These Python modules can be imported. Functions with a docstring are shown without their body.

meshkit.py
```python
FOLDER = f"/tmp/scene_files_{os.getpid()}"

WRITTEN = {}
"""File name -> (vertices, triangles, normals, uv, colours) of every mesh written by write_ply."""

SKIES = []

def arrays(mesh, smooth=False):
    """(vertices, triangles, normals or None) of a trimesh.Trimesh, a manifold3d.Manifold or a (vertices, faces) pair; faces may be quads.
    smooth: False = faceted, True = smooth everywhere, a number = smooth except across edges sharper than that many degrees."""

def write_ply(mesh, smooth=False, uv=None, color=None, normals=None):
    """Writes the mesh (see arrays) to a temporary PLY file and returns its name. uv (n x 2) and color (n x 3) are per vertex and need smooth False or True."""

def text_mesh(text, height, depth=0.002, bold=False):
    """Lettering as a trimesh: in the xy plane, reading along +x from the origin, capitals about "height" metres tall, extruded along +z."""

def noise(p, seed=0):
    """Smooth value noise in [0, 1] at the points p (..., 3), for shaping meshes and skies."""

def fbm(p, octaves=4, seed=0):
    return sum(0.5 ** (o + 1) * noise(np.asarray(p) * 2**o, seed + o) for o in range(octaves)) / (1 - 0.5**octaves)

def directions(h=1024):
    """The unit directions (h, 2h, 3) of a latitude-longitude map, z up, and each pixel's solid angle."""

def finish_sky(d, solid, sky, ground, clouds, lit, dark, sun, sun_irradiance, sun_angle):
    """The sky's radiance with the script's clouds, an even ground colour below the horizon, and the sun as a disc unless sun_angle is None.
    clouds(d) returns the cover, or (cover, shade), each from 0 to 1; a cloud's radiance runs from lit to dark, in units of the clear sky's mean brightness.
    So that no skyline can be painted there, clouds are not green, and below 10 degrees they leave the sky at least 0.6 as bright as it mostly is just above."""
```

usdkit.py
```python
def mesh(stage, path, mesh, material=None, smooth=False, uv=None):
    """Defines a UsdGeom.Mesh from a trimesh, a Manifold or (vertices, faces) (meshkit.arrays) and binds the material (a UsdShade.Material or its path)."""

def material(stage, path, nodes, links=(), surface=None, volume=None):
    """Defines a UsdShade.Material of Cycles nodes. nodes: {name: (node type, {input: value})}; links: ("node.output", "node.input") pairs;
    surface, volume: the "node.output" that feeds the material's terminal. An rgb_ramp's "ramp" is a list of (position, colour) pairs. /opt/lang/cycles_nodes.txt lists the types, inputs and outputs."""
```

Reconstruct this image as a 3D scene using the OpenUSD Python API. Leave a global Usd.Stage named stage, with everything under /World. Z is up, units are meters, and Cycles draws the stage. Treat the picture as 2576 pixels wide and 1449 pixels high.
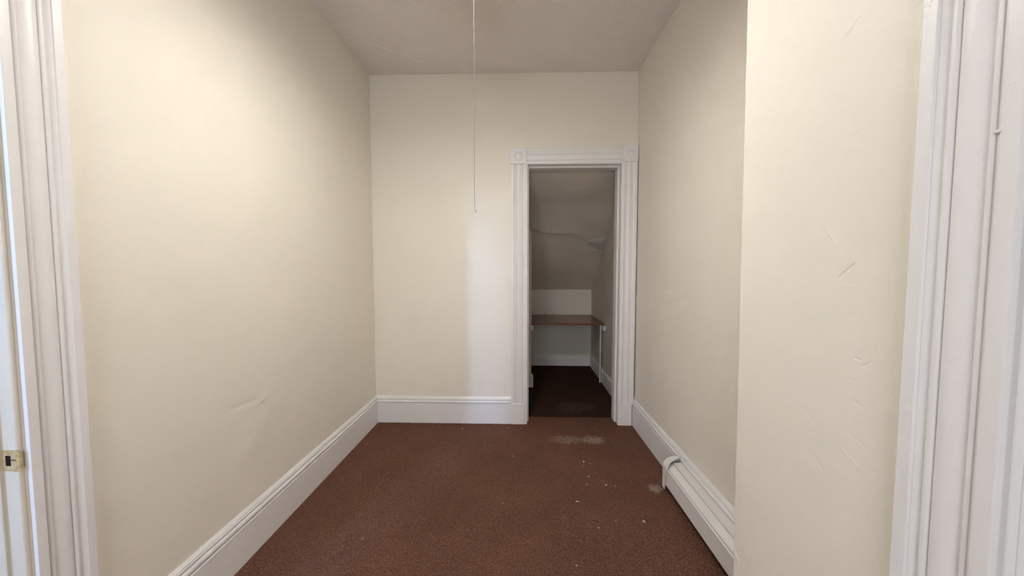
import math, random
import numpy as np, trimesh
from shapely.geometry import Polygon
import usdkit, meshkit
from pxr import Usd, UsdGeom, UsdLux, Gf, Sdf, UsdShade

stage = Usd.Stage.CreateInMemory()
UsdGeom.SetStageUpAxis(stage, UsdGeom.Tokens.z)
UsdGeom.SetStageMetersPerUnit(stage, 1.0)
UsdGeom.Xform.Define(stage, '/World')
stage.SetDefaultPrim(stage.GetPrimAtPath('/World'))
UsdGeom.Scope.Define(stage, '/World/Looks')
rng = np.random.default_rng(7)

# ------------------------------------------------------------------ camera, lights, exposure
FPX, YAW, PITCH, EYE = 863.0, math.radians(1.6), math.radians(3.02), 1.25
EXPOSURE = 0.10
LAMP = (-0.26, 1.27, 2.45); LAMP_R = 0.115; LAMP_L = 56.0; LAMP_C = (1.0, 0.968, 0.922)
WIN_L = 380.0; WIN_C = (0.38, 0.56, 1.0)
FILL_L = 5.5; FILL_C = (0.92, 0.955, 1.0)

cam = UsdGeom.Camera.Define(stage, '/World/camera')
cam.CreateHorizontalApertureAttr(36.0)
cam.CreateVerticalApertureAttr(36.0 * 1449 / 2576)
cam.CreateFocalLengthAttr(36.0 * FPX / 2576)
cam.CreateClippingRangeAttr(Gf.Vec2f(0.01, 100))
cam.CreateExposureAttr(EXPOSURE)
cam.AddTranslateOp().Set(Gf.Vec3d(0, 0, EYE))
cam.AddRotateZOp().Set(math.degrees(YAW))
cam.AddRotateXOp().Set(90 - math.degrees(PITCH))

unseen_lamp_light = UsdLux.SphereLight.Define(stage, '/World/unseen_lamp_light')  # lamp out of view overhead, placed to light the walls and closet
unseen_lamp_light.CreateRadiusAttr(LAMP_R); unseen_lamp_light.CreateIntensityAttr(LAMP_L); unseen_lamp_light.CreateColorAttr(Gf.Vec3f(*LAMP_C))
unseen_lamp_light.AddTranslateOp().Set(Gf.Vec3d(*LAMP))

fill_light = UsdLux.RectLight.Define(stage, '/World/added_rear_fill')     # added fill from behind the camera, lifting the back and lower walls
fill_light.CreateWidthAttr(1.2); fill_light.CreateHeightAttr(1.55); fill_light.CreateIntensityAttr(FILL_L); fill_light.CreateColorAttr(Gf.Vec3f(*FILL_C))
fill_light.AddTranslateOp().Set(Gf.Vec3d(-0.40, -1.64, 1.225)); fill_light.AddRotateXOp().Set(90)

win_light = UsdLux.RectLight.Define(stage, '/World/unseen_window_daylight')  # window out of view, placed to throw the bluish band on the back wall
win_light.CreateWidthAttr(0.11); win_light.CreateHeightAttr(0.54); win_light.CreateIntensityAttr(WIN_L); win_light.CreateColorAttr(Gf.Vec3f(*WIN_C))
win_light.AddTranslateOp().Set(Gf.Vec3d(-2.13, -1.74, 2.42))
win_light.AddRotateXOp().Set(90)      # faces +y

# ------------------------------------------------------------------ materials
def mat(name, nodes, links, surface='p.BSDF'):
    return usdkit.material(stage, '/World/Looks/' + name, nodes, links, surface=surface)

def paint(name, col, rough=0.5, bscale=220.0, bstr=0.12, var=0.03, vscale=3.0, spec=0.4, streak=False):
    """paint with faint tonal drift and roller stipple"""
    c2 = tuple(c * (1 - var) for c in col)
    c1 = tuple(min(c * (1 + var), 0.95) for c in col)
    nodes = {'g': ('geometry', {}), 'n1': ('noise_texture', {'scale': vscale, 'detail': 4}),
             'r': ('rgb_ramp', {'ramp': [(0.3, c2), (0.7, c1)]}),
             'n2': ('noise_texture', {'scale': bscale, 'detail': 3, 'roughness': 0.55}),
             'b': ('bump', {'strength': bstr, 'distance': 0.004}),
             'p': ('principled_bsdf', {'roughness': rough, 'specular_ior_level': spec})}
    links = [('g.position', 'n1.vector'), ('n1.fac', 'r.fac'), ('r.color', 'p.base_color'),
             ('n2.fac', 'b.height'), ('b.normal', 'p.normal')]
    if streak:
        nodes['m'] = ('mapping', {'scale': (1, 1, 0.12)})
        links += [('g.position', 'm.vector'), ('m.vector', 'n2.vector')]
    else:
        links += [('g.position', 'n2.vector')]
    return mat(name, nodes, links)

M = {}
M['cream'] = paint('cream_wall_paint', (0.85, 0.80, 0.70), 0.55, 230, 0.16, 0.012, 2.0)
M['trim'] = paint('white_trim_paint', (0.83, 0.808, 0.80), 0.38, 150, 0.12, 0.006, 6.0, 0.45)
M['jamb'] = paint('old_cream_jamb_paint', (0.70, 0.63, 0.52), 0.4, 260, 0.2, 0.03, 9.0, 0.45, True)
M['ceiling'] = paint('ceiling_texture_paint', (0.82, 0.765, 0.715), 0.7, 420, 0.25, 0.02, 4.0, 0.2)
M['closet'] = paint('closet_plaster_shaded', (0.72, 0.655, 0.57), 0.6, 120, 0.2, 0.05, 2.2, 0.3)  # cream taken darker, with part of the closet shade in the colour
M['closetback'] = paint('closet_back_lit', (0.86, 0.81, 0.72), 0.6, 160, 0.12, 0.02, 3.0, 0.3)  # same cream kept light, so the closet contrast sits in the colour
M['plaster'] = paint('bare_plaster', (0.64, 0.62, 0.60), 0.9, 300, 0.3, 0.04, 30.0, 0.2)
M['enamel'] = paint('heater_enamel', (0.78, 0.755, 0.735), 0.33, 60, 0.02, 0.01, 3.0, 0.5)
M['hollow'] = paint('matte_near_black', (0.022, 0.016, 0.013), 0.95, 80, 0.1, 0.1, 10.0, 0.03)  # near-black, also laid where the latch hole and slot are in shade
M['chip'] = paint('white_paint_chip', (0.66, 0.64, 0.60), 0.8, 500, 0.3, 0.05, 60.0, 0.2)
M['grey'] = paint('grey_crack_paint', (0.42, 0.38, 0.33), 0.9, 400, 0.2, 0.1, 40.0, 0.2)  # plain grey for the crack lines
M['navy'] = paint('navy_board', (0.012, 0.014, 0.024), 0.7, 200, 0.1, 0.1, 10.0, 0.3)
M['cord'] = paint('white_cord', (0.42, 0.41, 0.39), 0.6, 900, 0.3, 0.02, 50.0, 0.3)
M['brass'] = mat('worn_brass', {'g': ('geometry', {}), 'n': ('noise_texture', {'scale': 90, 'detail': 4}),
    'r': ('rgb_ramp', {'ramp': [(0.35, (0.55, 0.42, 0.20)), (0.6, (0.72, 0.59, 0.34)), (0.8, (0.78, 0.70, 0.52))]}),
    'p': ('principled_bsdf', {'metallic': 0.35, 'roughness': 0.32})},
    [('g.position', 'n.vector'), ('n.fac', 'r.fac'), ('r.color', 'p.base_color')])
M['steel'] = mat('nickel_bead', {'p': ('principled_bsdf', {'base_color': (0.72, 0.72, 0.74), 'metallic': 0.9, 'roughness': 0.25})}, [])
M['wood'] = mat('red_brown_wood', {'g': ('geometry', {}), 'm': ('mapping', {'scale': (1.2, 16, 16)}),
    'n': ('noise_texture', {'scale': 4.5, 'detail': 8, 'roughness': 0.6, 'distortion': 0.6}),
    'r': ('rgb_ramp', {'ramp': [(0.25, (0.12, 0.042, 0.020)), (0.5, (0.21, 0.075, 0.036)), (0.75, (0.30, 0.118, 0.060))]}),
    'b': ('bump', {'strength': 0.08, 'distance': 0.002}),
    'p': ('principled_bsdf', {'roughness': 0.28, 'specular_ior_level': 0.6})},
    [('g.position', 'm.vector'), ('m.vector', 'n.vector'), ('n.fac', 'r.fac'), ('r.color', 'p.base_color'), ('n.fac', 'b.height'), ('b.normal', 'p.normal')])
M['glow'] = mat('lamp_bowl_white', {'p': ('principled_bsdf', {'base_color': (0.8, 0.79, 0.77), 'roughness': 0.4})}, [])
M['glass'] = mat('window_glass', {'f': ('fresnel', {'IOR': 1.45}), 't': ('transparent_bsdf', {}) if False else ('transparent_bsdf', {'color': (1, 1, 1)}),
    's': ('glossy_bsdf', {'roughness': 0.02, 'color': (1, 1, 1)}), 'x': ('mix_closure', {})},
    [('f.fac', 'x.fac'), ('t.BSDF', 'x.closure1'), ('s.BSDF', 'x.closure2')], surface='x.closure')

def carpet(name, k, stains):
    nodes = {'g': ('geometry', {}),
      'n1': ('noise_texture', {'scale': 360, 'detail': 2, 'roughness': 0.6}),
      'ma': ('mapping', {'scale': (1.0, 0.55, 1.0)}),
      'n2': ('noise_texture', {'scale': 2.6, 'detail': 5, 'roughness': 0.6}),
      'n4': ('noise_texture', {'scale': 170, 'detail': 1}),
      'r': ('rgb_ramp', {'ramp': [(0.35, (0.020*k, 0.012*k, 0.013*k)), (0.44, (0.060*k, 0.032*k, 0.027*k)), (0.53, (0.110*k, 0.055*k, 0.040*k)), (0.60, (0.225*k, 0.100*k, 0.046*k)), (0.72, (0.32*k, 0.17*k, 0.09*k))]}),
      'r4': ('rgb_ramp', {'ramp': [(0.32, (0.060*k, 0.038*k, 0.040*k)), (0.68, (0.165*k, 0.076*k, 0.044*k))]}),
      'mx': ('mix_color', {'fac': 0.42}),
      'rv': ('rgb_ramp', {'ramp': [(0.3, (0.86, 0.84, 0.83)), (0.7, (1.10, 1.08, 1.06))]}),
      'mv': ('mix_color', {'blend_type': 'multiply', 'fac': 1.0, 'use_clamp': False}),
      'b': ('bump', {'strength': 0.9, 'distance': 0.006}),
      'p': ('principled_bsdf', {'roughness': 0.95, 'specular_ior_level': 0.08})}
    links = [('g.position', 'ma.vector'), ('ma.vector', 'n1.vector'), ('g.position', 'n2.vector'), ('ma.vector', 'n4.vector'), ('n1.fac', 'r.fac'), ('n4.fac', 'r4.fac'),
      ('r.color', 'mx.a'), ('r4.color', 'mx.b'), ('mx.result', 'mv.a'), ('n2.fac', 'rv.fac'), ('rv.color', 'mv.b'),
      ('n1.fac', 'b.height'), ('b.normal', 'p.normal')]
    last = 'mv.result'
    nodes['ns'] = ('noise_texture', {'scale': 42, 'detail': 6, 'roughness': 0.7})
    links.append(('g.position', 'ns.vector'))
    for i, (x, y, rx, ry, amt, col) in enumerate(stains):   # dusty stains lying on the carpet
        a = f's{i}'
        nodes[a+'m'] = ('mapping', {'location': (-x/rx, -y/ry, 0), 'scale': (1/rx, 1/ry, 0)})
        nodes[a+'l'] = ('gradient_texture', {'gradient_type': 'spherical'})
        nodes[a+'k'] = ('math', {'math_type': 'multiply_add', 'value2': 1.0, 'value3': 0.0})
        nodes[a+'q'] = ('math', {'math_type': 'multiply'})
        nodes[a+'v'] = ('map_range', {'from_min': 0.08, 'from_max': 0.55, 'to_min': 0.0, 'to_max': amt, 'clamp': True})
        nodes[a+'h'] = ('map_range', {'from_min': 0.36, 'from_max': 0.60, 'to_min': 0.0, 'to_max': 1.5, 'clamp': True})
        nodes[a+'x'] = ('mix_color', {'b': col})
        links += [('g.position', a+'m.vector'), (a+'m.vector', a+'l.vector'), ('ns.fac', a+'h.value'), (a+'l.fac', a+'q.value1'), (a+'h.result', a+'q.value2'),
                  (a+'q.value', a+'v.value'), (a+'v.result', a+'x.fac'), (last, a+'x.a')]
        del nodes[a+'k']
        last = a+'x.result'
    links.append((last, 'p.base_color'))
    return mat(name, nodes, links)
M['carpet'] = carpet('brown_fleck_carpet', 1.45, [(0.33, 2.478, 0.17, 0.085, 0.62, (0.30, 0.22, 0.16)), (0.53, 2.480, 0.11, 0.085, 0.75, (0.34, 0.26, 0.19)), (0.765, 1.925, 0.055, 0.055, 0.6, (0.40, 0.34, 0.30))])
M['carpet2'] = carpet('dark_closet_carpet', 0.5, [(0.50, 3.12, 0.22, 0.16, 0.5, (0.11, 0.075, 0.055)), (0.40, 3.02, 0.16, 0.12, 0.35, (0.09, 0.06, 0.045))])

# ------------------------------------------------------------------ helpers
used = {}
def numbered(parent, name):
    k = (parent, name); used[k] = used.get(k, -1) + 1
    return name if used[k] == 0 else f'{name}_{used[k]:03d}'
def obj(name, mesh, m, parent=None, smooth=30, label=None, cat=None, group=None, kind=None):
    base = parent.GetPath().pathString if parent else '/World'
    path = base + '/' + numbered(base, name)
    if isinstance(mesh, list): mesh = trimesh.util.concatenate(mesh)
    pr = usdkit.mesh(stage, path, mesh, M[m], smooth=smooth).GetPrim()
    return tag(pr, label, cat, group, kind)
def tag(pr, label=None, cat=None, group=None, kind=None):
    for k, v in (('label', label), ('category', cat), ('group', group), ('kind', kind)):
        if v: pr.SetCustomDataByKey(k, v)
    return pr
def thing(name, label=None, cat=None, loc=(0, 0, 0), rz=0, group=None, kind=None):
    x = UsdGeom.Xform.Define(stage, '/World/' + numbered('/World', name))
    x.AddTranslateOp().Set(Gf.Vec3d(*loc)); x.AddRotateZOp().Set(rz)
    return tag(x.GetPrim(), label, cat, group, kind)
def box(x0, x1, y0, y1, z0, z1):
    m = trimesh.creation.box((x1-x0, y1-y0, z1-z0)); m.apply_translation(((x0+x1)/2, (y0+y1)/2, (z0+z1)/2)); return m
def rbox(x0, x1, y0, y1, z0, z1, r=0.002):
    """box with chamfered edges"""
    pts = []
    for sx, a in ((-1, x0), (1, x1)):
        for sy, b in ((-1, y0), (1, y1)):
            for sz, c in ((-1, z0), (1, z1)):
                pts += [(a - sx*r, b - sy*r, c), (a - sx*r, b, c - sz*r), (a, b - sy*r, c - sz*r)]
    return trimesh.convex.convex_hull(np.array(pts))
def sweep(profile, A, W, U, N):
    """profile points (u, n) extruded from A along W (a vector with length); u along U, n along N"""
    A, W, U, N = (np.asarray(v, float) for v in (A, W, U, N))
    L = np.linalg.norm(W)
    m = trimesh.creation.extrude_polygon(Polygon(profile), L, engine='earcut')
    T = np.eye(4); T[:3, 0], T[:3, 1], T[:3, 2], T[:3, 3] = U, N, W / L, A
    m.apply_transform(T); m.fix_normals()
    return m
def grid(P, flip=False):
    """(a, b, 3) points -> trimesh"""
    a, b = P.shape[:2]
    i, j = np.meshgrid(np.arange(a-1), np.arange(b-1), indexing='ij')
    q = np.stack([i*b+j, (i+1)*b+j, (i+1)*b+j+1, i*b+j+1], -1).reshape(-1, 4)
    if flip: q = q[:, ::-1]
    return trimesh.Trimesh(P.reshape(-1, 3), np.vstack([q[:, [0, 1, 2]], q[:, [0, 2, 3]]]), process=False)
def solid(P, N, t, flip=False):
    """grid P with a skirt t deep along -N and a back"""
    N = np.asarray(N, float)
    parts = [grid(P, flip)]
    border = np.vstack([P[:, 0], P[-1, 1:], P[-2::-1, -1], P[0, -2:0:-1]])
    back = border - N * t
    S = np.stack([np.vstack([border, border[:1]]), np.vstack([back, back[:1]])], 1)
    parts.append(grid(S, flip))
    c = np.array([P[0, 0], P[-1, 0], P[-1, -1], P[0, -1]]) - N * t
    parts.append(trimesh.Trimesh(c, [[0, 2, 1], [0, 3, 2]] if not flip else [[0, 1, 2], [0, 2, 3]], process=False))
    return trimesh.util.concatenate(parts)
def seg_dist(U, V, a, b):
    a, b = np.array(a, float), np.array(b, float); d = b - a; L = max(d @ d, 1e-9)
    t = np.clip(((U - a[0]) * d[0] + (V - a[1]) * d[1]) / L, 0, 1)
    return np.hypot(U - a[0] - t * d[0], V - a[1] - t * d[1]), t
def nz(U, V, s, seed=0, oct=4):
    return meshkit.fbm(np.stack([U * s, V * s, np.full_like(U, 0.37 + seed)], -1), oct, seed) - 0.5
def lathe(pts, n=32):
    """(r, z) profile about z"""
    return trimesh.creation.revolve(np.array(pts, float), sections=n)
def place(m, c, zdir):
    """turn z of m to zdir, then move to c"""
    T = trimesh.geometry.align_vectors([0, 0, 1], zdir); T[:3, 3] = c
    m = m.copy(); m.apply_transform(T); return m

H = 2.775                      # ceiling
XL, YB = -1.197, 2.745         # left wall, back wall
XC = 0.62                      # face of the projecting right wall near the camera
def xr(y, z):                  # right wall, a little out of plumb and of square
    return np.interp(z, [0.2, 1.0, 2.0, 2.775], [0.910, 0.907, 0.9045, 0.893]) + 0.013 * (YB - np.asarray(y, float))

# ------------------------------------------------------------------ floor
def floor_grid(x0, x1, y0, y1, st, amp, z=0.0, seed=0):
    xs = np.linspace(x0, x1, max(2, int((x1-x0)/st)+1)); ys = np.linspace(y0, y1, max(2, int((y1-y0)/st)+1))
    X, Y = np.meshgrid(xs, ys, indexing='ij')
    Z = z + amp * (rng.random(X.shape) - 0.6) + 0.005 * nz(X, Y, 2.5, seed)
    return np.stack([X, Y, Z], -1)
fl = thing('floor', kind='structure')
obj('carpet', solid(floor_grid(-1.21, 0.945, 0.3, 2.868, 0.0065, 0.0035), (0, 0, 1), 0.03), 'carpet', fl, smooth=True)
obj('carpet', solid(floor_grid(-1.5, 0.945, -1.6, 0.3, 0.05, 0.0), (0, 0, 1), 0.03), 'carpet', fl, smooth=True)
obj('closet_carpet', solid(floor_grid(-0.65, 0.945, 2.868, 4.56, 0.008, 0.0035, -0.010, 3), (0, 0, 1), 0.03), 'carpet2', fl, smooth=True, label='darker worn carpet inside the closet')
obj('boards', box(-3.1, -1.33, -1.85, 1.6, -0.03, 0.0), 'wood', fl, smooth=False)

# ------------------------------------------------------------------ ceiling
xs = np.linspace(-1.21, 0.94, 760); ys = np.linspace(1.85, 2.76, 330)
X, Y = np.meshgrid(xs, ys, indexing='ij')
patch_line = [(-1.150, 2.36), (-1.06, 2.40), (-0.93, 2.50), (-0.80, 2.59), (-0.72, 2.66)]
dmin = np.full_like(X, 9.0)
for a, b in zip(patch_line[:-1], patch_line[1:]):
    dmin = np.minimum(dmin, seg_dist(X, Y, a, b)[0])
w = dmin + 0.05 * nz(X, Y, 14, 5) + 0.055 * nz(X, Y, 5, 51) + 0.02 * nz(X, Y, 40, 52)
mask = np.clip((w - 0.047) / 0.010, 0, 1)               # 0 on the skimmed strip
rough = np.zeros_like(X)
pts = np.stack([rng.uniform(-1.2, 0.93, 17000), rng.uniform(1.86, 2.75, 17000)], 1)
for (px, py) in pts:                                   # blobs of sprayed texture
    i, j = int((px + 1.21) / 2.15 * 759), int((py - 1.85) / 0.91 * 329)
    s = rng.uniform(0.0020, 0.0042); hgt = rng.uniform(0.0006, 0.0022)
    sl = (slice(max(i-4, 0), i+5), slice(max(j-4, 0), j+5))
    g = hgt * np.exp(-((X[sl]-px)**2 + (Y[sl]-py)**2) / (2*s*s))
    rough[sl] = np.maximum(rough[sl], g)
edge = 0.0050 * np.exp(-((w - 0.052) / 0.005)**2) * np.clip(0.4 + 3 * nz(X, Y, 8, 6), 0, 1)
Z = H - rough * mask - edge - (1 - mask) * (0.0045 + 0.004 * nz(X, Y, 9, 8)) + 0.010 * nz(X, Y, 1.6, 2)
ce = thing('ceiling', kind='structure')
obj('textured_ceiling', solid(np.stack([X, Y, Z], -1), (0, 0, -1), 0.05, flip=True), 'ceiling', ce, smooth=True)
obj('textured_ceiling', box(-1.21, 0.94, -1.6, 1.85, H, H+0.05), 'ceiling', ce, smooth=False)

# ------------------------------------------------------------------ walls
def wall_noise(U, V, s=0):
    return 0.0045 * nz(U, V, 2.2, s) + 0.0022 * nz(U, V, 9, s + 11)
# left wall
ys = np.linspace(0.772, 2.80, 330); zs = np.linspace(0, H + 0.02, 440)
Yg, Zg = np.meshgrid(ys, zs, indexing='ij')
D = wall_noise(Yg, Zg, 1)
for a, b, wd, am in [((1.36, .675), (1.48, .665), .012, -.0022), ((1.50, .64), (1.545, .66), .010, .0022), ((1.585, .60), (1.60, .53), .014, -.0025),
                     ((1.45, .55), (1.53, .50), .020, .0022), ((1.36, .55), (1.42, .53), .02, -.0016), ((1.60, .76), (1.95, .82), .018, .0016), ((1.40, .45), (1.60, .60), .03, .0018), ((1.52, .633), (1.53, .628), .006, -.003)]:
    d, t = seg_dist(Yg, Zg, a, b); D += am * np.exp(-(d / wd)**2)
wl = thing('wall_left', kind='structure')
obj('plaster', [solid(np.stack([XL + D, Yg, Zg], -1), (1, 0, 0), 0.13), box(XL-0.13, XL, -0.02, 0.775, 2.10, H), box(XL-0.13, XL, -1.6, 0.015, 0, H), box(XL-.13, XL-.01, 0.78, 0.80, 0, H)], 'cream', wl)
# back wall with the closet opening
OX0, OX1, OZ = 0.034, 0.790, 2.095
xs = np.unique(np.concatenate([np.linspace(-1.22, OX0, 200), np.linspace(OX0, OX1, 90), np.linspace(OX1, 0.893, 16), np.linspace(.893, .94, 12)]))
zs = np.unique(np.concatenate([np.linspace(0, OZ, 260), np.linspace(OZ, H + .02, 90)]))
Xg, Zg = np.meshgrid(xs, zs, indexing='ij')
D = wall_noise(Xg, Zg, 4)
g = grid(np.stack([Xg, YB - D, Zg], -1))
c = g.triangles_center
g.update_faces(~((c[:, 0] > OX0) & (c[:, 0] < OX1) & (c[:, 2] < OZ)) & ~((c[:, 0] > .892) & (c[:, 2] > .225) & (c[:, 2] < 2.083))); g.remove_unreferenced_vertices()
wb = thing('wall_back', kind='structure')
obj('plaster', [g, box(-1.30, OX0, YB+.012, YB+.115, 0, H), box(OX1, .893, YB+.012, YB+.115, 0, H), box(.893, 1.0, YB+.012, YB+.115, 2.085, H), box(.893, 1.0, YB+.012, YB+.115, 0, .22), box(.88, 1.0, YB+.108, YB+.115, 0, H), box(OX0, OX1, YB+.012, YB+.115, OZ, H)], 'cream', wb)
# right wall beyond the projection
ys = np.linspace(0.95, 2.79, 240); zs = np.linspace(0, H + .02, 300)
Yg, Zg = np.meshgrid(ys, zs, indexing='ij')
D = wall_noise(Yg, Zg, 7)
for a, b, wd, am in [((2.2, 1.2), (2.205, 1.21), .006, .0015), ((1.9, .85), (1.905, .855), .006, .0015), ((2.45, .6), (2.452, .605), .006, .002)]:
    d, t = seg_dist(Yg, Zg, a, b); D += am * np.exp(-(d / wd)**2)
obj('wall_right', solid(np.stack([xr(Yg, Zg) - D, Yg, Zg], -1), (-1, 0, 0), 0.12, flip=True), 'cream', kind='structure')
# projecting wall near the camera, on the right, its corner a little out of plumb
ye = lambda z: 0.974 + 0.0163 * z
us = np.concatenate([np.linspace(0, 0.97, 350), np.linspace(0.9715, 1, 18)]); zs = np.concatenate([np.linspace(0, .25, 20), np.linspace(.2518, 2.05, 1000), np.linspace(2.06, H, 40)])
Ug, Zg = np.meshgrid(us, zs, indexing='ij')
Y0 = 0.434
Yg = Y0 + Ug * (ye(Zg) - Y0) + 0.0016 * nz(Zg, Zg * 0, 14, 3) * Ug
D = wall_noise(Yg, Zg, 9) * 0.9 + 0.0006 * nz(Yg, Zg, 60, 21)
scr = [((.689, 1.236), (.659, 1.262), -.0028, .0013), ((.689, 1.221), (.655, 1.217), .0016, .0014), ((.671, 1.50), (.657, 1.478), -.0014, .0014), ((.655, 1.51), (.672, 1.505), .001, .0016),
       ((.838, 1.510), (.826, 1.47), -.0012, .0014), ((.842, 1.381), (.815, 1.39), .0014, .0015), ((.815, 1.53), (.795, 1.57), .0010, .0018), ((.656, 1.166), (.649, 1.163), -.0022, .0012),
       ((.648, 1.087), (.637, 1.085), -.0020, .0012), ((.634, 1.074), (.619, 1.086), -.0016, .0013), ((.628, 1.080), (.622, 1.066), -.0016, .0012), ((.654, 1.044), (.644, 1.044), -.0018, .0012),
       ((.645, 1.007), (.629, 1.000), -.0024, .0014), ((.755, 1.078), (.738, 1.073), -.0014, .0013), ((.81, 1.60), (.78, 1.64), .001, .0018), ((.70, 1.70), (.672, 1.715), .0022, .0015), ((.705, 1.69), (.685, 1.70), -.002, .0013),
       ((.770, .953), (.719, .925), -.0015, .0014), ((.66, .945), (.615, .93), -.0013, .0014), ((.829, .954), (.80, .945), -.001, .0012), ((.665, .905), (.62, .885), .0012, .0015), ((.849, .883), (.83, .88), .0015, .002),
       ((.735, .865), (.70, .84), -.0012, .0013), ((.60, .84), (.585, .81), -.001, .0013), ((.970, .439), (.965, .43), .0035, .003), ((.966, .435), (.951, .425), -.003, .0018), ((.93, .47), (.91, .46), .0015, .002), ((.875, .96), (.87, .955), .002, .002), ((.90, 1.10), (.898, 1.10), .002, .002), ((.72, 1.33), (.70, 1.30), .0012, .002), ((.79, 1.20), (.775, 1.215), .001, .0016)]
for a, b, am, wd in scr:
    d, t = seg_dist(Yg, Zg, a, b); D += 0.6 * am * np.exp(-(d / wd)**2)
rr = 0.007; e = np.clip(rr - (ye(Zg) - Yg), 0, rr)
D -= rr - np.sqrt(np.maximum(rr*rr - e*e, 0))
wc = thing('wall_right_front', kind='structure')
obj('plaster', [solid(np.stack([XC - D, Yg, Zg], -1), (-1, 0, 0), 0.42, flip=True), box(XC, XC+.13, -0.40, Y0, 2.10, H), box(XC, XC+.42, -1.6, -0.40, 0, H)], 'cream', wc)
obj('wall_front', [box(-1.33, -1.01, -1.72, -1.6, 0, H), box(.21, 1.04, -1.72, -1.6, 0, H), box(-1.01, .21, -1.72, -1.6, 0, .43), box(-1.01, .21, -1.72, -1.6, 2.02, H)], 'cream', kind='structure', smooth=False)
w2 = thing('added_window_2', kind='structure')  # window added to carry the fill light behind the camera
obj('window_frame', [box(-1.01, -.98, -1.63, -1.58, .43, 2.02), box(.18, .21, -1.63, -1.58, .43, 2.02), box(-.98, .18, -1.63, -1.58, .43, .46), box(-.98, .18, -1.63, -1.58, 1.99, 2.02)], 'trim', w2, smooth=False)
obj('pane', box(-.98, .18, -1.615, -1.611, .46, 1.99), 'glass', w2, smooth=False)
# the room beyond the left doorway; its unseen window lights the bluish band
wa = thing('wall_left_room', kind='structure')
obj('plaster', [box(-3.2, -3.1, -1.85, 1.7, 0, H), box(-3.2, -1.33, 1.6, 1.7, 0, H), box(-3.2, -2.25, -1.85, -1.75, 0, H), box(-2.01, -1.20, -1.85, -1.75, 0, H),
                box(-2.25, -2.01, -1.85, -1.75, 0, 2.12), box(-2.25, -2.01, -1.85, -1.75, 2.72, H), box(-3.2, -1.33, -1.85, 1.7, H, H+.06)], 'cream', wa, smooth=False)
w1 = thing('unseen_window_1', kind='structure')  # out of view; sized to shape the bluish band
obj('window_frame', [box(-2.25, -2.21, -1.80, -1.77, 2.12, 2.72), box(-2.05, -2.01, -1.80, -1.77, 2.12, 2.72), box(-2.21, -2.05, -1.80, -1.77, 2.12, 2.15), box(-2.21, -2.05, -1.80, -1.77, 2.69, 2.72)], 'trim', w1, smooth=False)
obj('pane', box(-2.21, -2.05, -1.790, -1.786, 2.15, 2.69), 'glass', w1, smooth=False)

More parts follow.
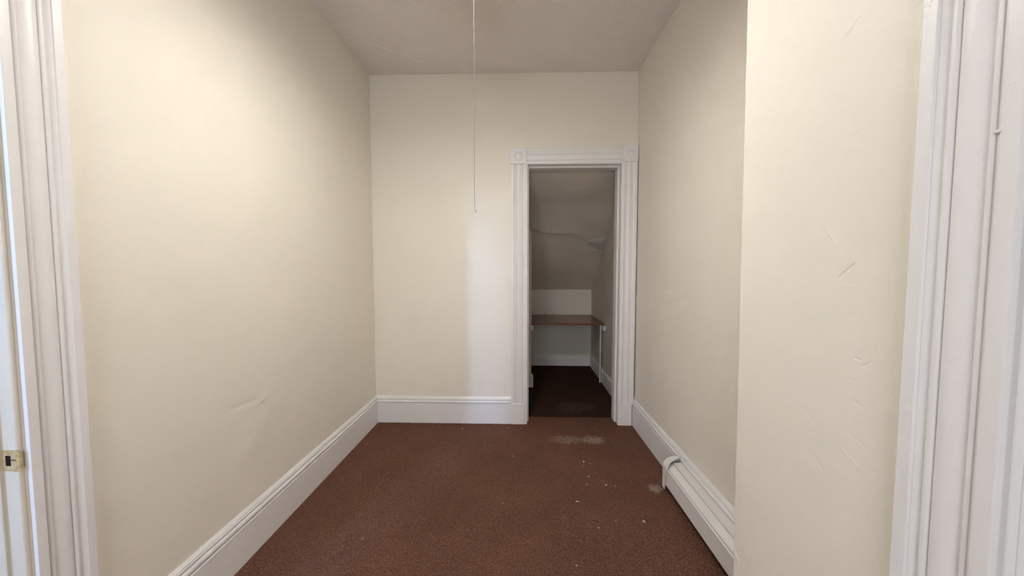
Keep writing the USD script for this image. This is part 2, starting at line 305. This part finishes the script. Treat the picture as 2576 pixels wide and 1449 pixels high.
# ------------------------------------------------------------------ mouldings
def arc(u0, u1, d0, h, n=7):
    t = np.linspace(0, math.pi, n)
    return [((u0+u1)/2 - (u1-u0)/2*math.cos(a), d0 + h*math.sin(a)) for a in t]
CW = 0.114
def casing_profile(w=CW, T=0.023):
    """reeded casing: flat edge, cove, bead, wide convex band, bead, flat edge; u=0 is the edge away from the opening"""
    k = w / 0.114
    p = [(0, 0), (0, T-.002), (.002, T), (.0185, T), (.0200, T-.0008), (.0215, T-.0035), (.0225, T-.0036), (.0265, T-.0062), (.0320, T-.0085)]
    p += arc(.0328, .0436, T-.0085, .0050)
    p += [(.0442, T-.0088), (.0452, T-.0068), (.0480, T-.0048), (.0530, T-.0036), (.0590, T-.0036), (.0660, T-.0048), (.0730, T-.0068), (.0792, T-.0088)]
    p += arc(.0800, .0904, T-.0088, .0052)
    p += [(.0910, T-.0085), (.0930, T-.0030), (.0945, T-.0006), (.0965, T), (.1120, T), (.1135, T-.0008), (.114, T-.003), (.114, 0)]
    return [(u*k, d) for u, d in p]
BASE = [(0, 0), (.022, 0), (.022, .1555), (.0235, .157), (.0235, .160), (.019, .1622), (.0125, .1630), (.0125, .1652)]
BASE += [(.0165 + .0065*math.sin(a), .1755 - .0105*math.cos(a)) for a in np.linspace(0.1, math.pi-.1, 9)]
BASE += [(.0150, .1868), (.0080, .1878), (.0080, .1908), (.0150, .1922), (.0150, .1975), (.0120, .2000), (.0125, .2035), (.0085, .2090), (.0045, .2130), (.0030, .2155), (0, .2155)]
BASE = [(d, z) for d, z in BASE]
# baseboards (mitred by overlap in the corners)
obj('baseboard_left', sweep(BASE, (XL, 0.880, 0), (0, YB - 0.880, 0), (1, 0, 0), (0, 0, 1)), 'trim', kind='structure')
obj('baseboard_back', sweep(BASE, (XL, YB, 0), (-0.084 - XL, 0, 0), (0, -1, 0), (0, 0, 1)), 'trim', kind='structure')
da = np.array([0.013, -1.0, 0]); da /= np.linalg.norm(da)
na = np.array([-1.0, -0.013, 0]); na /= np.linalg.norm(na)
RB = np.array([0.911, YB, 0])
obj('baseboard_right', sweep(BASE, RB, da * 1.765, na, (0, 0, 1)), 'trim', kind='structure')
# the nicked spot on the cap of the right baseboard is a drip of paint: added below

# closet doorway trim
YF = YB - 0.001
t1 = thing('trim_1', kind='structure')
cp = casing_profile()
obj('casing', sweep(cp, (-0.0825, YF, .168), (0, 0, 1.908), (1, 0, 0), (0, -1, 0)), 'trim', t1)
cr = casing_profile(0.115)
obj('casing', sweep(cr, (0.8975, YF, .172), (0, 0, 1.917), (-1, 0, 0), (0, -1, 0)), 'trim', t1)
hv = np.array([0.700, 0, 0.009])
hp = [(u * 1.01, d) for u, d in casing_profile()]
obj('head_casing', sweep(hp, (0.037, YF, 2.190), hv, (0, 0, -1), (0, -1, 0)), 'trim', t1)
obj('head_casing', sweep(hp, (0.7355, YF, 2.196), (0.052, 0, 0.0005), (0, 0, -1), (0, -1, 0)), 'trim', t1)
def corner_block(x0, x1, z0, z1, tilt=0):
    b = rbox(x0, x1, YF-.029, YF, z0, z1, .002)
    ob = obj('corner_block', b, 'trim', t1, smooth=False)
    cx, cz = (x0+x1)/2, (z0+z1)/2 - .002
    ros = lathe([(0, .0045), (.010, .0042), (.0195, .0025), (.0225, -.0006), (.0245, .0), (.027, .0040), (.032, .0042), (.0355, .0018), (.0375, -.0002), (.0375, -.004), (0, -.004)], 40)
    obj('rosette', place(ros, (cx, YF-.0292, cz), (0, -1, 0)), 'trim', ob)
corner_block(-0.0885, 0.038, 2.0745, 2.1945)
corner_block(0.7795, 0.8975, 2.0865, 2.2055)
obj('plinth_block', rbox(-0.084, 0.027, YF-.0265, YF, 0, .170, .002), 'trim', t1, smooth=False)
obj('plinth_block', rbox(0.783, 0.884, YF-.0265, YF, 0, .174, .002), 'trim', t1, smooth=False)
# jambs: board and stop
obj('jamb', [rbox(0.0275, 0.046, YF-.020, 2.865, 0, 2.085, .0012), rbox(0.040, 0.0585, YF+.030, 2.868, 0, 2.075, .0015)], 'trim', t1, smooth=False)
obj('jamb', [rbox(0.774, 0.7915, YF-.020, 2.865, 0, 2.085, .0012), rbox(0.7615, 0.782, YF+.045, 2.872, 0, 2.075, .0015)], 'trim', t1, smooth=False)
obj('head_jamb', [rbox(0.03, 0.79, YF-.019, 2.865, 2.0725, 2.092, .0012), rbox(0.046, 0.776, YF+.035, 2.870, 2.058, 2.080, .0015)], 'trim', t1, smooth=False)

# doorway in the left wall near the camera
t2 = thing('trim_2', kind='structure')
obj('casing', sweep(cp, (XL, 0.8805, 0), (0, 0, 2.10), (0, -1, 0), (1, 0, 0)), 'trim', t2)
obj('casing', sweep(cp, (XL, -0.10, 0), (0, 0, 2.10), (0, 1, 0), (1, 0, 0)), 'trim', t2)
obj('head_casing', sweep(cp, (XL, -0.10, 2.214), (0, 0.9805, 0), (0, 0, -1), (1, 0, 0)), 'trim', t2)
JL = [(-1.33, 0.783), (-1.176, 0.783), (-1.176, 0.7668), (-1.184, 0.7668), (-1.1845, 0.765), (-1.1875, 0.764), (-1.1875, 0.756), (-1.1895, 0.7542), (-1.2225, 0.7538), (-1.2235, 0.7525), (-1.2235, 0.747), (-1.2255, 0.7455), (-1.262, 0.7455), (-1.264, 0.749), (-1.264, 0.7538), (-1.33, 0.7538)]
obj('jamb', sweep(JL, (0, 0, 0), (0, 0, 2.10), (1, 0, 0), (0, 1, 0)), 'jamb', t2, smooth=20)
obj('jamb', box(-1.33, -1.18, 0.005, 0.028, 0, 2.10), 'trim', t2, smooth=False)  # near jamb out of view, set where the bluish band ends
obj('head_jamb', box(-1.33, -1.18, -0.02, .757, 2.08, 2.10), 'trim', t2, smooth=False)
# strike plate let into that jamb
zs0 = .800
def plate_poly():
    return Polygon([(-.0175, -.024), (.0165, -.026), (.0165, .026), (-.0175, .0255)]).difference(Polygon([(-.010, -.0125), (.003, -.0125), (.003, .0125), (-.010, .0125)]))
pm = trimesh.creation.extrude_polygon(plate_poly(), .0016, engine='earcut')
T = np.eye(4); T[:3, 0] = (1, 0, 0); T[:3, 1] = (0, 0, 1); T[:3, 2] = (0, -1, 0); T[:3, 3] = (-1.206, .7542, zs0)
pm.apply_transform(T); pm.fix_normals()
# curled lip towards the room
lip = []
for k in range(9):
    a = k / 8 * 1.35
    hh = .026 * (1 - .35 * (k/8)**2)
    px, py = -1.1895 + .0062 * math.sin(a), .7527 + .0062 * (1 - math.cos(a))
    lip.append([(px, py, zs0 - hh), (px, py, zs0 + hh)])
lipg = np.array(lip)
lipm = [grid(lipg), grid(lipg - np.array([0, -.0012, 0]), flip=True)]
sp = obj('strike_plate', [pm] + lipm, 'brass', t2, label='brass strike plate with a curled lip on the door jamb')
obj('latch_hole_shade', box(-1.217, -1.202, .7532, .7539, zs0-.0135, zs0+.0135), 'hollow', sp, smooth=False)  # dark block painted as the shade inside the hole
obj('dark_slot', box(-1.203, -1.1905, .7522, .7530, zs0 + .0015, zs0 + .0032), 'hollow', sp, smooth=False)  # slot laid on the plate as a dark strip
for dz in (.0185, -.0185):
    s = lathe([(0, .0004), (.0026, .0005), (.0034, .0001), (.0036, -.001), (0, -.001)], 20)
    obj('screw', place(s, (-1.2085, .7524, zs0 + dz), (0, -1, 0)), 'brass', sp)

# doorway in the projecting right wall
t3 = thing('trim_3', kind='structure')
obj('casing', sweep(cp, (XC, 0.5500, 0), (0, 0, 2.10), (0, -1, 0), (-1, 0, 0)), 'trim', t3)
obj('casing', sweep(cp, (XC, -0.52, 0), (0, 0, 2.10), (0, 1, 0), (-1, 0, 0)), 'trim', t3)
obj('head_casing', sweep(cp, (XC, -0.52, 2.214), (0, 1.0700, 0), (0, 0, -1), (-1, 0, 0)), 'trim', t3)
JR = [(0.76, 0.459), (0.6, 0.459), (0.6, 0.4365), (0.6055, 0.436), (0.606, 0.435), (0.606, 0.4295), (0.6068, 0.4282), (0.6155, 0.4275), (0.6165, 0.4268), (0.6165, 0.4255), (0.6172, 0.4248), (0.645, 0.4242), (0.645, 0.419), (0.7, 0.4185), (0.7, 0.4242), (0.76, 0.4242)]
obj('jamb', sweep(JR, (0, 0, 0), (0, 0, 2.10), (1, 0, 0), (0, 1, 0)), 'trim', t3, smooth=20)
obj('jamb', box(.60, .75, -.42, -.40, 0, 2.10), 'trim', t3, smooth=False)
obj('head_jamb', box(.60, .75, -.40, .4242, 2.08, 2.10), 'trim', t3, smooth=False)
d1 = thing('door_1', kind='structure')
obj('door_panel', [box(.702, .74, -.40, .423, .005, 2.08)], 'trim', d1, smooth=False)
def drip(c, size, parent, mt='trim'):
    s = trimesh.creation.icosphere(2, 1.0); s.vertices *= np.array(size); s.apply_translation(c)
    obj('paint_drip', s, mt, parent, smooth=True)
xf = XC - .023
drip((xf + .0050, .4570, 1.4235), (.0068, .0060, .0030), t3)
for (y, z, a) in [(.466, 1.478, .0032), (.4645, 1.474, .0026), (.470, 1.476, .0022), (.468, 1.452, .0024), (.5305, 1.475, .002), (.532, 1.447, .002), (.562, 1.648, .0032), (.558, 1.642, .0034), (.560, 1.636, .0028), (.566, 1.640, .0026), (.564, 1.607, .002), (.562, .993, .0016), (.5655, .920, .0018)]:
    drip((xf + .0004, y - .020, z), (a*.28, a*.75, a*.7), t3)
xg = XL + .023
for (y, z, a) in [(.8255, 1.337, .0030), (.8255, 1.300, .0013), (.800, 1.10, .0022), (.815, .93, .0018), (.86, 1.70, .002), (.86, 1.62, .0018), (.794, 1.55, .003), (.847, .66, .0018), (.88, .84, .002), (.885, 1.0, .002)]:
    drip((xg - .0004, y - .017, z), (a*.28, a*.8, a*.7), t2)

obj('hinge_mortise', rbox(.7712, .776, YF-.017, YF+.012, 1.812, 1.908, .0008), 'trim', t1, smooth=False)
obj('hinge_mortise', rbox(.7712, .776, YF-.017, YF+.012, .262, .345, .0008), 'trim', t1, smooth=False)
drip((.8225, YF - .0175, .298), (.0035, .003, .0045), t1)  # small raised bump in place of a nail hole
bdr = stage.GetPrimAtPath('/World/baseboard_right')
for (y, z, a) in [(1.776, .1885, .0052), (1.765, .1835, .0040), (1.772, .1935, .0036), (1.758, .178, .0030), (2.32, .186, .0025)]:
    drip((float(0.911 + .013*(YB - y)) - .0125, y, z), (a*.8, a, a*.8), bdr)

# ------------------------------------------------------------------ closet under the stairs
PR = np.array([(2.80, 2.145), (2.86, 2.11), (3.1, 1.990), (3.364, 1.866), (3.578, 1.735), (3.766, 1.595), (3.877, 1.502), (4.2, 1.228), (4.49, .995), (4.56, .94)])
seam = np.array([(-.62, 3.52), (.107, 3.630), (.166, 3.654), (.231, 3.683), (.329, 3.692), (.414, 3.702), (.477, 3.698), (.541, 3.698), (.608, 3.722), (.658, 3.762), (.717, 3.780), (.763, 3.796), (.95, 3.80)])
from scipy.interpolate import PchipInterpolator
prz = PchipInterpolator(PR[:, 0], PR[:, 1])
xs = np.linspace(-0.62, 0.935, 300)
def slope(part):
    sy = np.interp(xs, seam[:, 0], seam[:, 1])
    v = np.linspace(0, 1, 150)
    if part == 0: Yv = 2.82 + np.outer(sy - 2.82, np.sin(v * math.pi / 2)**1.0)
    else: Yv = sy[:, None] - .004 + np.outer(4.56 - sy, v)
    Xv = np.repeat(xs[:, None], 150, 1)
    Zv = prz(Yv)
    n = np.array([0, -.70, -.71])
    amp = np.interp(xs, [-.6, .1, .35, .55, .72, .8], [.030, .030, .021, .012, .006, .0])[:, None]
    dist = np.abs(Yv - sy[:, None])
    off = 0.018 * nz(Xv, Yv, 3.0, 31) + 0.007 * nz(Xv, Yv, 11, 33)
    if part == 0: off = off + amp * np.exp(-(dist / .10)**1.25)
    # torn spot at the right
    wx, wy = (Xv - .83) / .10, (Yv - 3.87) / .05
    torn = np.exp(-(wx**2 + wy**2)**2)
    off = off - 0.010 * torn + 0.008 * torn * nz(Xv, Yv, 30, 40)
    return np.stack([Xv, Yv, Zv], -1) + off[..., None] * n
cc = thing('ceiling_closet', kind='structure')
A, B = slope(0), slope(1)
tip = A[:, -1]; inner = tip - np.array([0, -.70, -.71]) * .022
lipq = np.stack([tip, inner], 1)
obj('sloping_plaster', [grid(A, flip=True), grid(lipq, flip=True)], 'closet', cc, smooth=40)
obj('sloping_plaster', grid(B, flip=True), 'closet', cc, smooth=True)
obj('stair_underside', sweep([(2.82, 2.25), (2.82, 2.30), (4.6, 2.30), (4.6, 1.03)], (-0.62, 0, 0), (1.56, 0, 0), (0, 1, 0), (0, 0, 1)), 'closet', cc, smooth=False)
# peeled patch: bare plaster and flakes
def on_slope(x, y, off=.0):
    return np.array([x, y, float(prz(y))]) + np.array([0, -.70, -.71]) * off
pp = [(.738, 3.799), (.77, 3.79), (.800, 3.786), (.850, 3.784), (.902, 3.783), (.900, 3.815), (.884, 3.834), (.855, 3.838), (.825, 3.840), (.795, 3.832), (.779, 3.827), (.757, 3.812)]
ctr = np.mean(pp, 0)
v = [on_slope(*ctr, .0135)] + [on_slope(*q, .0115 + .002*math.sin(i*2.1)) for i, q in enumerate(pp)] + [on_slope(*q, -.012) for q in pp]
n = len(pp)
fc = [[0, 1+(i+1) % n, 1+i] for i in range(n)] + [[1+i, 1+(i+1) % n, 1+n+(i+1) % n] for i in range(n)] + [[1+i, 1+n+(i+1) % n, 1+n+i] for i in range(n)]
pt = trimesh.Trimesh(v, fc, process=False); pt.fix_normals()
obj('bare_patch', pt, 'plaster', cc, smooth=False, label='pale torn patch of plaster on the sloping closet ceiling')
def flake(pts, lift):
    v = [on_slope(x, y, .010 + l) for (x, y), l in zip(pts, lift)] + [on_slope(x, y, .006) for x, y in pts]
    k = len(pts); f = [[0, i, i+1] for i in range(1, k-1)] + [[i, (i+1) % k, k + (i+1) % k] for i in range(k)] + [[i, k + (i+1) % k, k + i] for i in range(k)]
    m = trimesh.Trimesh(v, f, process=False); m.fix_normals(); obj('flake', m, 'closet', cc, smooth=False)
flake([(.79, 3.843), (.84, 3.852), (.885, 3.846), (.87, 3.866), (.83, 3.868)], [.006, .004, .010, .002, .001])
flake([(.83, 3.872), (.862, 3.876), (.90, 3.868), (.892, 3.895), (.85, 3.893)], [.008, .004, .012, .002, .001])
flake([(.76, 3.905), (.80, 3.900), (.86, 3.905), (.90, 3.93), (.84, 3.918), (.80, 3.912)], [.005, .006, .005, .006, .001, .001])
flake([(.893, 3.95), (.906, 3.935), (.908, 3.985), (.899, 3.99)], [.006, .008, .004, .003])
XCR = 0.912
ys = np.linspace(2.86, 4.56, 120); zs = np.linspace(-.02, 2.2, 150)
Yg, Zg = np.meshgrid(ys, zs, indexing='ij')
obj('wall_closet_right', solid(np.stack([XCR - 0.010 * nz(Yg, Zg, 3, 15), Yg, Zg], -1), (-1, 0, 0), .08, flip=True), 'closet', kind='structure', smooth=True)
xs2 = np.linspace(-.62, .94, 120); zs = np.linspace(-.02, 1.08, 90)
Xg, Zg = np.meshgrid(xs2, zs, indexing='ij')
obj('wall_closet_back', solid(np.stack([Xg, 4.492 - 0.010 * nz(Xg, Zg, 3.4, 25), Zg], -1), (0, -1, 0), .06), 'closetback', kind='structure', smooth=True)
wcb = stage.GetPrimAtPath('/World/wall_closet_back')
for x in (.304, .420):
    n_ = trimesh.creation.icosphere(1, .0055); n_.apply_translation((x, 4.481, .677)); obj('nail', n_, 'hollow', wcb, smooth=True, label='dark nail head just above the shelf')
for (xa, za, xb, zb) in [(.786, .958, .835, .930), (.858, .899, .890, .888), (.84, .927, .855, .915)]:
    k_ = trimesh.creation.box((math.hypot(xb-xa, zb-za), .004, .0022)); k_.apply_transform(trimesh.transformations.rotation_matrix(-math.atan2(zb-za, xb-xa), (0, 1, 0))); k_.apply_translation(((xa+xb)/2, 4.4885, (za+zb)/2)); obj('crack', k_, 'grey', wcb, smooth=False)
wp = thing('wall_closet_left', kind='structure')
obj('pier', rbox(-.62, .106, 3.648, 4.58, -.02, 1.95, .004), 'closetback', wp, smooth=False)
obj('plaster', box(-.70, -.62, 2.86, 4.6, -.02, 2.3), 'closet', wp, smooth=False)
CB = [(0, -.02), (.016, -.02), (.016, .095), (.013, .101), (.006, .108), (.004, .126), (0, .128)]
obj('baseboard_closet_back', sweep(CB, (.10, 4.487, 0), (.812, 0, 0), (0, -1, 0), (0, 0, 1)), 'trim', kind='structure')
obj('baseboard_closet_left', rbox(-.60, .1265, 3.628, 3.70, -.02, .118, .004), 'trim', kind='structure', smooth=False)
CR = [(0, -.02), (.015, -.02), (.015, .118), (.012, .130), (.005, .145), (0, .147)]
br = thing('baseboard_closet_right', kind='structure')
obj('board', sweep(CR, (XCR, 3.82, 0), (0, .68, 0), (-1, 0, 0), (0, 0, 1)), 'trim', br)
obj('board', sweep([(d*1.15, z*.93) for d, z in CR], (XCR, 2.88, 0), (0, .90, 0), (-1, 0, 0), (0, 0, 1)), 'trim', br)
# shelf, its cleats and the slim prop
obj('closet_shelf', rbox(.107, .909, 3.768, 4.486, .643, .664, .002), 'wood', smooth=False, label='reddish brown wooden shelf board set across the back of the closet', cat='shelf')
obj('shelf_cleat', rbox(.886, .909, 3.705, 4.48, .588, .642, .003), 'trim', smooth=False, label='white painted cleat under the right end of the brown closet shelf', cat='cleat')
obj('shelf_cleat', rbox(.107, .131, 3.715, 4.48, .590, .642, .003), 'trim', smooth=False, label='white painted cleat under the left end of the brown closet shelf', cat='cleat')
obj('prop_stick', rbox(.8695, .8835, 3.797, 3.811, -.012, .6415, .0015), 'trim', smooth=False, label='slim white stick standing on the closet carpet under the front of the shelf', cat='stick')
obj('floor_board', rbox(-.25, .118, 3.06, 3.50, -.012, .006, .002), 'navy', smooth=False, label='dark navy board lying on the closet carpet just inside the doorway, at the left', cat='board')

# ------------------------------------------------------------------ baseboard heater (built along +s from its end cap towards the camera)
hang = math.degrees(math.atan2(da[1], da[0]))
hp0 = RB + na * .0225 + da * (YB - 1.910)
ht = thing('baseboard_heater', 'long white metal baseboard heater with a bent end cap along the right wall', 'heater', (hp0[0], hp0[1], -.007), hang)
# local axes: x towards the camera, y away from the wall is -y
LH = 0.935
def hsweep(profile, x0=0.012, x1=LH):
    return sweep(profile, (x0, 0, 0), (x1-x0, 0, 0), (0, -1, 0), (0, 0, 1))
def strip(line, t=.0012):
    """thin sheet-metal profile from a polyline (d, z)"""
    from shapely.geometry import LineString
    p = LineString(line).buffer(t/2, cap_style=2, join_style=1)
    return [(a, b) for a, b in list(p.exterior.coords)[:-1]]
obj('back_panel', hsweep(strip([(.0008, .02), (.0008, .176), (.046, .1765), (.0475, .171)])), 'enamel', ht)
obj('damper', hsweep(strip([(.050, .166), (.0505, .1715), (.079, .1555), (.081, .150)])), 'enamel', ht)
obj('front_panel', hsweep(strip([(.079, .052), (.0885, .052), (.0885, .142), (.0915, .1455), (.0915, .1485), (.0875, .1520), (.0835, .1500), (.083, .145)])), 'enamel', ht)
obj('finned_pipe', hsweep([(.012, .06), (.060, .06), (.060, .12), (.012, .12)], .02), 'hollow', ht)  # plain near-black block inside the heater
# end cap: bent sheet wrapping the end
capl = [(.0, .1955), (.020, .1985), (.042, .1965), (.062, .190), (.077, .178), (.0865, .165), (.0905, .155), (.0925, .140), (.0925, .100), (.0925, .022)]
nc = len(capl)
wid = np.interp(np.arange(nc), [0, 2, 5, 6, 9], [.012, .040, .058, .060, .032])
from scipy.interpolate import interp1d
fine = np.linspace(0, nc-1, 46)
cl = np.stack([interp1d(range(nc), [q[0] for q in capl], 'quadratic')(fine), interp1d(range(nc), [q[1] for q in capl], 'quadratic')(fine)], 1)
cl[fine > 7] = np.stack([np.interp(fine[fine > 7], range(nc), [q[0] for q in capl]), np.interp(fine[fine > 7], range(nc), [q[1] for q in capl])], 1)
wf = np.interp(fine, range(nc), wid)
us = np.linspace(0, 1, 8)
P = np.zeros((46, 8, 3))
for k, u in enumerate(us):
    P[:, k, 0] = -.018 + u * wf
    P[:, k, 1] = -cl[:, 0]; P[:, k, 2] = cl[:, 1]
inn = P.copy(); cen = np.array([0, -.03, .09])
inn[:, :, 1:] = cen[1:] + (P[:, :, 1:] - cen[1:]) * .982
endp = Polygon([(a, b) for a, b in cl] + [(0, .022)])
endm = trimesh.creation.extrude_polygon(endp, .0012, engine='earcut')
T = np.eye(4); T[:3, 0] = (0, -1, 0); T[:3, 1] = (0, 0, 1); T[:3, 2] = (-1, 0, 0); T[:3, 3] = (-.0168, 0, 0)
endm.apply_transform(T); endm.fix_normals()
rim = np.stack([P[:, -1], inn[:, -1]], 1)
obj('end_cap', [grid(P), grid(inn, flip=True), grid(rim), endm], 'enamel', ht, smooth=40)

# ------------------------------------------------------------------ ceiling lamp (just above the frame) and its pull cord
lx, ly, lz = LAMP
lp = thing('unseen_ceiling_lamp', 'white metal bowl ceiling lamp out of view above the room', 'lamp', (lx, ly, 0))
obj('canopy', lathe([(0, H-.012), (.07, H-.012), (.065, H-.035), (.012, H-.045), (.0, H-.045)], 32), 'glow', lp)
obj('stem', lathe([(0, H-.04), (.010, H-.04), (.010, lz+.13), (0, lz+.13)], 16), 'glow', lp)
obj('shade', lathe([(0, lz+.142), (.05, lz+.138), (.12, lz+.105), (.165, lz+.045), (.180, lz-.065), (.176, lz-.065), (.160, lz+.042), (.115, lz+.100), (0, lz+.134)], 40), 'glow', lp)  # out of view; deep rim keeps the lamp off the upper walls
cx, cy = -0.168, 1.24
pc = thing('pull_cord', 'thin white pull cord hanging down in front of the back wall', 'cord', (cx, cy, 0))
zz = np.linspace(lz-.02, 1.466, 60)
w = np.stack([.0009*np.sin(zz*7)+.0004*np.sin(zz*23), 0*zz, zz], 1)
def tube(p, r, n=8):
    p = np.asarray(p, float); t = np.gradient(p, axis=0); t /= np.linalg.norm(t, axis=1, keepdims=True)
    a = np.cross(t, [0, 1.0, 0]); a /= np.linalg.norm(a, axis=1, keepdims=True); b = np.cross(t, a)
    th = np.arange(n + 1) * 2 * math.pi / n
    P = p[:, None] + r * (np.cos(th)[None, :, None] * a[:, None] + np.sin(th)[None, :, None] * b[:, None])
    m = grid(P); m.merge_vertices(); m.fix_normals(); return m
obj('cord', tube(w, .00095), 'cord', pc, smooth=True)
bell = lathe([(0, .0), (.0045, .0), (.0048, .0012), (.0040, .0022), (.0040, .0050), (.0034, .0072), (.0020, .0088), (0, .0093)], 24)
bell.apply_scale(1.15); bell.apply_translation((w[-1, 0], 0, 1.4555))
obj('cord_bell', bell, 'steel', pc, label='small shiny bell-shaped end of the cord')

# ------------------------------------------------------------------ crumbs on the carpet
def chip(x, y, l, wd, rot, label, group=None):
    n = 9; a = np.linspace(0, 2*math.pi, n, endpoint=False)
    r = 1 + rng.uniform(-.3, .3, n)
    q = np.stack([np.cos(a)*r*l/2, np.sin(a)*r*wd/2], 1)
    m = trimesh.creation.extrude_polygon(Polygon(q).convex_hull, min(l, wd)*.35, engine='earcut')
    m.apply_transform(trimesh.transformations.rotation_matrix(rot, (0, 0, 1))); m.apply_translation((x, y, .0005))
    obj('paint_chip', m, 'chip', smooth=False, label=label, cat='paint chip', group=group)
chip(.303, 1.799, .021, .0055, .05, 'longest sliver of white paint lying on the middle of the brown carpet')
chip(.407, 2.026, .010, .006, .3, 'chunky white paint chip on the carpet among the scattered specks near the closet')
tor = trimesh.creation.torus(.0055, .0016, 20, 8); tor.apply_translation((.609, 1.658, .003))
obj('paint_chip', tor, 'chip', smooth=True, label='curled ring-shaped white paint chip on the carpet near the heater', cat='paint chip')
g1 = 'small white crumbs in the cluster in front of the dusty stain'
C = [(-.103, 2.653, .006, 'lone white crumb at the foot of the plinth block left of the closet'),
 (-.263, 2.434, .006, 'white crumb in front of the bluish lit stretch of back baseboard'),
 (-.057, 2.240, .008, 'white crumb lying alone on the carpet well to the left of the dusty stain'),
 (.383, 1.949, .006, 'white crumb just in front of the chunky chip among the scattered specks'),
 (.484, 1.979, .006, 'rear one of the two close white crumbs to the right of the chunky chip'),
 (.491, 1.946, .009, 'larger front one of the two close white crumbs right of the chunky chip'),
 (.542, 1.938, .006, 'white crumb at the right end of the scattered specks, left of the powdery spot'),
 (.407, 2.186, .013, 'flat pale flake at the back left of the scattered specks on the carpet'),
 (.444, 2.165, .009, 'pale flake at the back right of the scattered specks on the carpet'),
 (.583, 2.672, .005, 'tiny white crumb on the carpet threshold in front of the closet, at the right'),
 (.470, 1.657, .007, 'white crumb on the carpet to the left of the curled ring-shaped chip'),
 (.375, 1.611, .007, 'white crumb on the carpet between the long sliver and the bottom of the photo'),
 (-.099, 1.775, .006, 'white crumb on the carpet level with the long sliver, far to its left'),
 (.234, 1.395, .006, 'white crumb nearest the camera at the middle of the carpet'),
 (.653, 1.979, .006, 'white crumb on the carpet behind the powdery spot beside the heater'),
 (-.738, 1.512, .0045, 'tiny white speck near the left baseboard, close to the camera'),
 (-.650, 2.662, .008, 'left one of two pale crumbs along the foot of the back baseboard'),
 (-.465, 2.626, .009, 'right one of two pale crumbs along the foot of the back baseboard'),
 (.395, 2.13, .005, None), (.43, 2.11, .005, None), (.46, 2.07, .005, None), (.37, 1.99, .004, None),
 (.46, 2.45, .007, 'white crumb lying in the middle of the dusty stain before the closet'),
 (.62, 2.56, .006, 'tiny white crumb on the carpet at the back right of the dusty stain'),
 (.42, 2.30, .006, 'white crumb between the dusty stain and the scattered specks')]
for (x, y, l, lab) in C:
    chip(x, y, l*1.05, l*1.05 * rng.uniform(.45, .8), rng.uniform(-.4, .4), lab or 'tiny white speck in the scatter of specks in front of the dusty stain', None if lab else g1)
